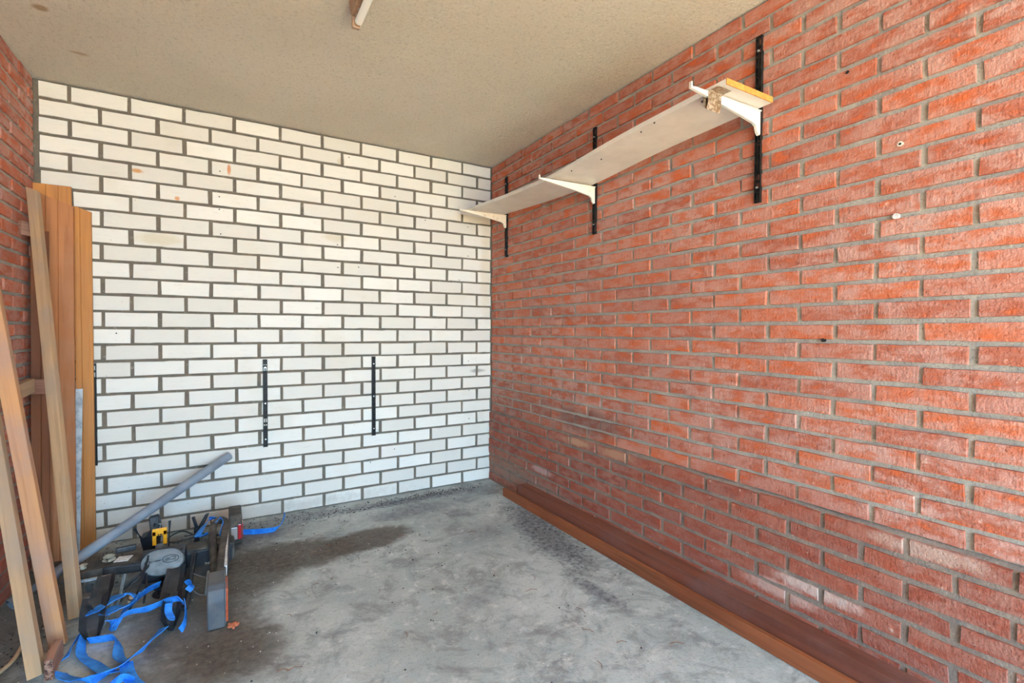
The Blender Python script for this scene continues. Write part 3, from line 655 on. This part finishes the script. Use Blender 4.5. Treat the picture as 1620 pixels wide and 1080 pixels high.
# yellow handle
bm = bmesh.new(); yx, yy, yz = -.246, 2.590, .098
for dx in (-.019, .019): add_box(bm, (yx + dx, yy, yz + .030), (.014, .012, .060), .002)
add_box(bm, (yx, yy, yz + .055), (.052, .012, .030), .002)
yh = part('handle', bm, M_YELLOW, False, None, 'yellow release handle')
bm = bmesh.new()
for dx in (-.004, .003, .007): add_box(bm, (yx + dx, yy - .0065, yz + .045), (.004, .002, .005))
part('handle_print', bm, M_INK, False, yh)
bm = bmesh.new(); add_tube(bm, [(yx, yy + .002, yz + .07), (yx + .004, yy, yz + .088), (yx - .003, yy, yz + .09)], .003, 8); part('handle_pin', bm, M_COVER, False, yh)
bm = bmesh.new(); add_box(bm, (yx - .002, yy + .012, .045), (.030, .02, .10), .004); part('handle_post', bm, M_COVER)
# trays
def tray(rows, name='wheel_tray'):
    """rows: centre, half width; open gutter with raised flanks facing the camera side"""
    bm = bmesh.new(); R_ = []
    for c_, hw, up_ in rows:
        c_ = Vector(c_); up_ = Vector(up_).normalized(); sd = Vector((1, .25, 0)).normalized()
        hw = hw * 1.3; prof = [(-hw, .020), (-hw * .55, 0), (hw * .35, 0), (hw, .024)]
        q = [c_ + sd * a + up_ * b for a, b in prof]; back = [p_ - up_ * .004 for p_ in q]
        R_.append([bm.verts.new(v) for v in q + back[::-1]])
    for a, b in zip(R_, R_[1:]):
        for k in range(8): bm.faces.new((a[k], a[(k + 1) % 8], b[(k + 1) % 8], b[k]))
    bm.faces.new(R_[0][::-1]); bm.faces.new(R_[-1])
    return part(name, bm, M_BLACKP, False)
u_ = (-.1, -.75, .6)
tray([((-.378, 2.325, .112), .020, u_), ((-.374, 2.24, .098), .023, u_), ((-.376, 2.17, .082), .024, u_), ((-.366, 2.14, .066), .012, u_)])
tray([((-.386, 2.190, .098), .027, u_), ((-.383, 2.13, .072), .027, u_), ((-.380, 2.085, .040), .025, u_), ((-.374, 2.062, .018), .016, u_), ((-.373, 2.052, .006), .005, u_)])
tray([((-.163, 2.315, .092), .024, u_), ((-.168, 2.21, .066), .026, u_), ((-.172, 2.15, .050), .025, u_), ((-.166, 2.12, .040), .014, u_)])
tray([((-.160, 2.145, .072), .020, u_), ((-.163, 2.09, .050), .024, u_), ((-.163, 2.045, .028), .022, u_), ((-.160, 2.015, .010), .012, u_), ((-.159, 2.003, .004), .004, u_)])
bm = bmesh.new(); add_tube(bm, [(-.112, 2.400, .100), (-.118, 2.31, .066), (-.122, 2.20, .034), (-.130, 2.12, .012)], .010, 8); part('stay_rod', bm, M_BLACKP)
bm = bmesh.new(); add_tube(bm, [(-.330, 2.325, .100), (-.333, 2.25, .060), (-.340, 2.19, .030)], .006, 8); add_tube(bm, [(-.345, 2.20, .07), (-.350, 2.14, .045), (-.362, 2.10, .02)], .005, 6); part('stay_rod', bm, M_COVER)
# ratchet with brass bolt, cables
bm = bmesh.new(); add_cyl(bm, (-.300, 2.255, .030), .014, .020, (0, -.4, 1), 12); add_cyl(bm, (-.300, 2.248, .045), .008, .012, (0, -.4, 1), 10); part('bolt', bm, M_COPPER, True)
for pts in ([(-.335, 2.30, .05), (-.30, 2.31, .085), (-.27, 2.33, .10), (-.255, 2.36, .11)], [(-.335, 2.26, .03), (-.31, 2.29, .07), (-.28, 2.31, .09), (-.262, 2.36, .13)],
            [(-.30, 2.20, .02), (-.285, 2.26, .05), (-.272, 2.31, .09), (-.262, 2.37, .14)], [(-.265, 2.25, .01), (-.262, 2.30, .05), (-.268, 2.36, .10)],
            [(-.12, 2.62, .10), (-.17, 2.66, .115), (-.22, 2.64, .10), (-.20, 2.58, .10), (-.12, 2.60, .10)], [(-.02, 2.56, .10), (-.08, 2.62, .10), (-.16, 2.63, .10)]):
    bm = bmesh.new(); add_tube(bm, spline(pts), .0035, 6); part('cable', bm, M_WIRE, True)
for pts in ([(-.112, 2.29, .066), (-.085, 2.24, .07), (-.055, 2.20, .07)], [(-.112, 2.20, .045), (-.085, 2.17, .03), (-.055, 2.14, .04)]):
    bm = bmesh.new(); add_tube(bm, spline(pts), .0018, 6); part('steel_wire', bm, M_COVER, True)
# number plate lamp under the left arm
bm = bmesh.new()
for z in (.088, .020): add_box(bm, (-.425, 2.375, z), (.10, .012, .008), .001)
add_box(bm, (-.478, 2.375, .054), (.006, .012, .07), .001); add_box(bm, (-.425, 2.372, .036), (.006, .010, .03), .001)
lf = part('lamp_frame', bm, M_GALV)
bm = bmesh.new()
for i in range(7): add_cyl(bm, (-.428, 2.380, .048 + i * .0048), .028 - abs(i - 3) * .0012, .0042, (0, 0, 1), 22)
part('ribbed_lens', bm, M_RIBG, True, lf)
# light board: bar with two housings
def rounded(bm, x0, x1, prof):
    add_quadprism(bm, [(x0, y, z) for y, z in prof], [(x1, y, z) for y, z in prof], .004)
bm = bmesh.new(); rounded(bm, -.056, -.002, [(1.935, .004), (1.930, .10), (1.935, .135), (1.955, .152), (2.05, .156), (2.075, .145), (2.075, .03), (2.04, .004)])
h1 = part('lamp_housing', bm, M_HOUSING)
bm = bmesh.new(); add_box(bm, (.002, 1.995, .075), (.008, .10, .115), .003); part('reflector', bm, M_ORANGE, False, h1, 'orange side lens')
bm = bmesh.new(); add_tube(bm, [(-.0015, 1.932, .02), (-.0015, 1.929, .10), (-.0015, 1.934, .137), (-.0015, 1.955, .1535)], .0012, 6); part('edge_trim', bm, M_COVER, False, h1)
bm = bmesh.new(); rounded(bm, .014, .068, [(2.60, .040), (2.585, .06), (2.585, .118), (2.62, .158), (2.78, .158), (2.80, .14), (2.80, .06), (2.70, .012), (2.64, .012)])
h2 = part('lamp_housing', bm, M_DUSTY)
bm = bmesh.new(); add_box(bm, (.035, 2.583, .088), (.026, .006, .056), .002); part('lens', bm, M_CLEARL, False, h2, 'clear lamp lens')
bm = bmesh.new(); add_box(bm, (.057, 2.584, .094), (.014, .008, .068), .002); add_box(bm, (.069, 2.66, .092), (.004, .14, .07), .001); part('lens', bm, M_REDL, False, h2, 'red tail lamp lens')
bm = bmesh.new()
for a, b, r_ in (((.012, 2.62, .150), (-.004, 2.40, .110), .020), ((-.004, 2.40, .110), (-.014, 2.06, .130), .021)):
    pass
add_quadprism(bm, [(-.012, 2.60, .03), (.020, 2.60, .03), (.022, 2.62, .150), (-.010, 2.62, .150)], [(-.034, 2.06, .05), (.000, 2.06, .05), (.000, 2.07, .148), (-.034, 2.07, .148)], .006)
lb = part('light_board', bm, M_DUSTY)
bm = bmesh.new(); add_quadprism(bm, [(.0085, 2.52, .147), (.0125, 2.52, .147), (.0125, 2.52, .110), (.0085, 2.52, .110)], [(-.005, 2.10, .1505), (.0035, 2.10, .1505), (.0035, 2.10, .112), (-.005, 2.10, .112)]); part('white_strip', bm, M_WHITEL, False, lb, 'peeling white reflective strip')
bm = bmesh.new(); add_tube(bm, spline([(-.035, 2.09, .06), (-.040, 2.26, .085), (-.046, 2.42, .110), (-.050, 2.56, .130), (-.038, 2.62, .142), (-.018, 2.64, .144), (.000, 2.62, .14)]), .015, 12)
part('frame_loop', bm, M_DUSTY, True, lb)
bm = bmesh.new(); add_cyl(bm, (-.062, 2.30, .09), .007, .02, (1, 0, 0), 10); part('bolt', bm, M_SCREW, True)
bm = bmesh.new(); add_cyl(bm, (-.060, 2.12, .09), .004, .09, (.1, 1, .8), 8); part('spring_rod', bm, M_COVER, True)
# rear clamps
bm = bmesh.new()
add_quadprism(bm, [(-.318, 2.74, .002), (-.262, 2.74, .002), (-.262, 2.80, .002), (-.318, 2.80, .002)], [(-.332, 2.72, .088), (-.262, 2.72, .110), (-.262, 2.80, .110), (-.332, 2.80, .088)], .005)
add_tube(bm, [(-.322, 2.73, .080), (-.350, 2.72, .142)], .007, 8); add_tube(bm, [(-.320, 2.73, .080), (-.300, 2.72, .10), (-.272, 2.72, .150)], .007, 8)
part('rear_clamp', bm, M_BLACKD)
bm = bmesh.new(); add_quadprism(bm, [(-.290, 2.70, .10), (-.245, 2.70, .10), (-.245, 2.73, .10), (-.290, 2.73, .10)], [(-.300, 2.73, .178), (-.262, 2.73, .182), (-.262, 2.76, .182), (-.300, 2.76, .178)], .004); add_tube(bm, [(-.262, 2.71, .07), (-.250, 2.69, .115), (-.258, 2.72, .17)], .005, 8)
part('clamp_jaw', bm, M_BLACKP)
bm = bmesh.new(); add_tube(bm, [(-.222, 2.66, .02), (-.217, 2.68, .165)], .0055, 8); part('clamp_rod', bm, M_BLACKP)
bm = bmesh.new()
add_tube(bm, [(-.118, 2.76, .03), (-.118, 2.76, .085), (-.132, 2.76, .140)], .007, 8); add_box(bm, (-.118, 2.765, .045), (.022, .03, .085), .004)
part('rear_clamp', bm, M_BLACKD)
bm = bmesh.new(); add_quadprism(bm, [(-.122, 2.745, .07), (-.100, 2.745, .07), (-.100, 2.760, .07), (-.122, 2.760, .07)], [(-.082, 2.745, .146), (-.066, 2.745, .150), (-.066, 2.760, .150), (-.082, 2.760, .146)], .003); add_tube(bm, [(-.06, 2.74, .08), (-.058, 2.75, .128)], .006, 8)
part('clamp_jaw', bm, M_BLACKP)
# blue straps
def F(x, y, z): return (x, y, z)
straps = [
    # lying loops in front of the left tray
    ([(-.402, 2.075, .030), (-.392, 1.984, .014), (-.345, 1.905, .010), (-.307, 1.839, .014), (-.285, 1.815, .020)], [75, 35, 8, 10, 25], .026),
    ([(-.385, 2.040, .022), (-.350, 2.030, .022), (-.317, 2.020, .022), (-.300, 1.985, .018), (-.290, 1.915, .014), (-.268, 1.868, .014), (-.256, 1.862, .016)], [60, 65, 65, 60, 20, 30, 50], .026),
    ([(-.422, 1.905, .014), (-.410, 1.878, .012), (-.377, 1.846, .012), (-.335, 1.815, .016), (-.281, 1.829, .024), (-.250, 1.862, .028), (-.221, 1.901, .026), (-.200, 1.960, .022), (-.180, 1.995, .026)], [40, 20, 20, 75, 30, 35, 60, 30, 20], .028),
    ([(-.262, 1.850, .018), (-.250, 1.80, .012), (-.232, 1.755, .010), (-.200, 1.70, .008)], [0, 0, 10, 0], .028),
    ([(-.300, 1.745, .010), (-.262, 1.775, .020), (-.23, 1.76, .012)], [70, 80, 70], .022),
    ([(-.430, 1.985, .012), (-.428, 2.03, .014), (-.422, 2.08, .016), (-.408, 2.14, .020)], [30, 60, 70, 75], .018),
    # bunch over the left tray
    ([(-.388, 2.105, .078), (-.362, 2.158, .082), (-.335, 2.190, .080), (-.305, 2.205, .078), (-.286, 2.180, .072)], [20, 5, 5, 20, 60], .040),
    ([(-.360, 2.105, .066), (-.330, 2.130, .068), (-.305, 2.135, .066), (-.290, 2.160, .064), (-.284, 2.185, .066)], [10, 5, 20, 40, 50], .044),
    ([(-.345, 2.085, .052), (-.325, 2.080, .040), (-.312, 2.100, .030)], [30, 60, 70], .042),
    ([(-.330, 2.065, .030), (-.312, 2.095, .046), (-.285, 2.110, .052), (-.237, 2.105, .052), (-.184, 2.125, .056)], [70, 50, 50, 60, 55], .026),
    ([(-.315, 2.150, .040), (-.288, 2.200, .046), (-.256, 2.260, .050), (-.218, 2.290, .052)], [60, 70, 70, 60], .024),
    # round the right tray
    ([(-.184, 2.100, .064), (-.165, 2.080, .076), (-.146, 2.075, .076), (-.130, 2.060, .064)], [55, 60, 60, 60], .024),
    ([(-.172, 2.065, .072), (-.172, 2.040, .056), (-.160, 2.010, .044), (-.150, 2.005, .040)], [10, 0, 10, 20], .018),
    ([(-.128, 2.085, .062), (-.122, 2.05, .045), (-.122, 2.00, .026), (-.134, 1.975, .012)], [80, 80, 80, 80], .020),
    ([(-.130, 2.215, .062), (-.118, 2.205, .072), (-.112, 2.195, .060), (-.124, 2.185, .048)], [80, 70, 60, 50], .020),
    # behind the light board and out on the floor
    ([(-.112, 2.60, .098), (-.098, 2.64, .112), (-.080, 2.68, .125), (-.058, 2.70, .136), (-.040, 2.67, .150)], [10, 30, 40, 30, 30], .030),
    ([(-.104, 2.59, .098), (-.075, 2.60, .104), (-.055, 2.61, .10)], [20, 40, 20], .030),
    ([(-.046, 2.600, .147), (-.020, 2.63, .152), (-.008, 2.58, .148), (-.020, 2.50, .12)], [20, 60, 80, 80], .020),
    ([(.055, 2.80, .014), (.12, 2.765, .014), (.20, 2.745, .014), (.238, 2.760, .018), (.262, 2.80, .040), (.268, 2.84, .046)], [75, 70, 60, 45, 60, 80], .028),
]
for pts, tl, wd in straps:
    bm = bmesh.new(); add_ribbon(bm, pts, wd * 1.2, tl); part('strap', bm, M_STRAP)

# ================================================================== small things
bm = bmesh.new()
for i in range(9):
    a = i * 2.4; r = .008 + .003 * (i % 3); c_ = Vector((.020 + r * math.cos(a), 1.927 + r * math.sin(a) * .7, .007 + .004 * (i % 2)))
    add_box(bm, c_, (.012, .009, .008), .002, Matrix.Rotation(a, 3, 'Z') @ Matrix.Rotation(.5 * (i % 3), 3, 'X'))
tag(link_mesh('dry_flower', bm, M_LEAF), 'crumpled orange-brown dry flower on the concrete beside the lamp housing', 'dry flower')
def plug(y, z, label, mat, r_=.007, ring=True):
    bm = bmesh.new(); add_cyl(bm, (XR - .001, y, z), r_, .008, (1, 0, 0), 14)
    root = tag(link_mesh('wall_plug', bm, mat), label, 'wall plug', 'plugs in the red wall')
    if ring:
        bm = bmesh.new(); add_cyl(bm, (XR - .0055, y, z), r_ * .5, .001, (1, 0, 0), 10); link_mesh('hole', bm, M_INK, root)
plug(.621, 1.541, 'small cream wall plug in the red wall, upper right', M_BRACKET)
plug(.628, 1.346, 'white wall plug stub sticking from a red wall joint, lower right', M_WHITEL, .008, False)
plug(.813, 1.001, 'dark drilled plug hole in a red wall joint at eye level', M_INK, .006, False)
plug(.756, 1.796, 'dark plug hole right of the near black rail', M_INK, .005, False)
bm = bmesh.new(); add_tube(bm, [(XR, 2.301, 1.734), (XR - .035, 2.301, 1.734)], .003, 8); add_cyl(bm, (XR - .036, 2.301, 1.734), .006, .003, (1, 0, 0), 10)
tag(link_mesh('wall_screw', bm, M_SCREW), 'single screw sticking out of the red wall beneath the shelf', 'screw')
# twig at the left
bm = bmesh.new(); add_tube(bm, spline([(-.590, 1.985, .008), (-.565, 2.05, .012), (-.560, 2.13, .02), (-.552, 2.20, .012)]), [.006] * 19, 7)
tag(link_mesh('twig', bm, M_PINE), 'pale bent twig on the dirty floor at the left edge', 'twig')
# crumbs: dark grit and pale chips
rd = random.Random(3)
def grit(name, mat, spots, label, smin, smax):
    bm = bmesh.new()
    for (cx, cy, sx, sy, n_) in spots:
        for _ in range(n_):
            x, y = rd.gauss(cx, sx), rd.gauss(cy, sy)
            if not (XL + .03 < x < XR - .12 and .2 < y < YB - .015): continue
            r = rd.uniform(smin, smax); a = rd.uniform(0, 6.3)
            add_box(bm, (x, y, r * .3), (r * rd.uniform(.8, 2.2), r, r * .7), 0, Matrix.Rotation(a, 3, 'Z'))
    o = link_mesh(name, bm, mat); o['kind'] = 'stuff'; o['label'] = label; o['category'] = 'grit'
grit('dark_grit', M_GRIT, [(.9, 2.9, .35, .04, 260), (.2, 2.85, .4, .08, 220), (-.45, 2.72, .15, .10, 260), (-.6, 2.2, .06, .3, 160), (.5, 2.3, .35, .25, 60), (1.0, 1.6, .4, .5, 60), (1.42, 2.1, .05, .3, 80), (1.2, 2.9, .12, .02, 140)],
     'dark grit scattered over the concrete along the white wall', .0014, .0046)
grit('pale_chips', M_GRITL, [(.3, 2.3, .25, .2, 60), (0.0, 1.8, .2, .15, 50), (.9, 1.5, .5, .5, 40), (-.55, 2.3, .1, .3, 50)], 'pale paint chips scattered on the stained floor', .0010, .0026)
bm = bmesh.new()
for _ in range(26):
    x, y, a = rd.uniform(.1, 1.35), rd.uniform(1.0, 2.6), rd.uniform(0, PI); l = rd.uniform(.015, .05)
    add_tube(bm, [(x, y, .0015), (x + math.cos(a) * l / 2, y + math.sin(a) * l / 2, .003), (x + math.cos(a + .3) * l, y + math.sin(a + .3) * l, .0015)], .0009, 5)
o = link_mesh('straw_bits', bm, M_DARKW); o['kind'] = 'stuff'; o['label'] = 'thin dry straw bits scattered on the pale concrete'; o['category'] = 'straw'
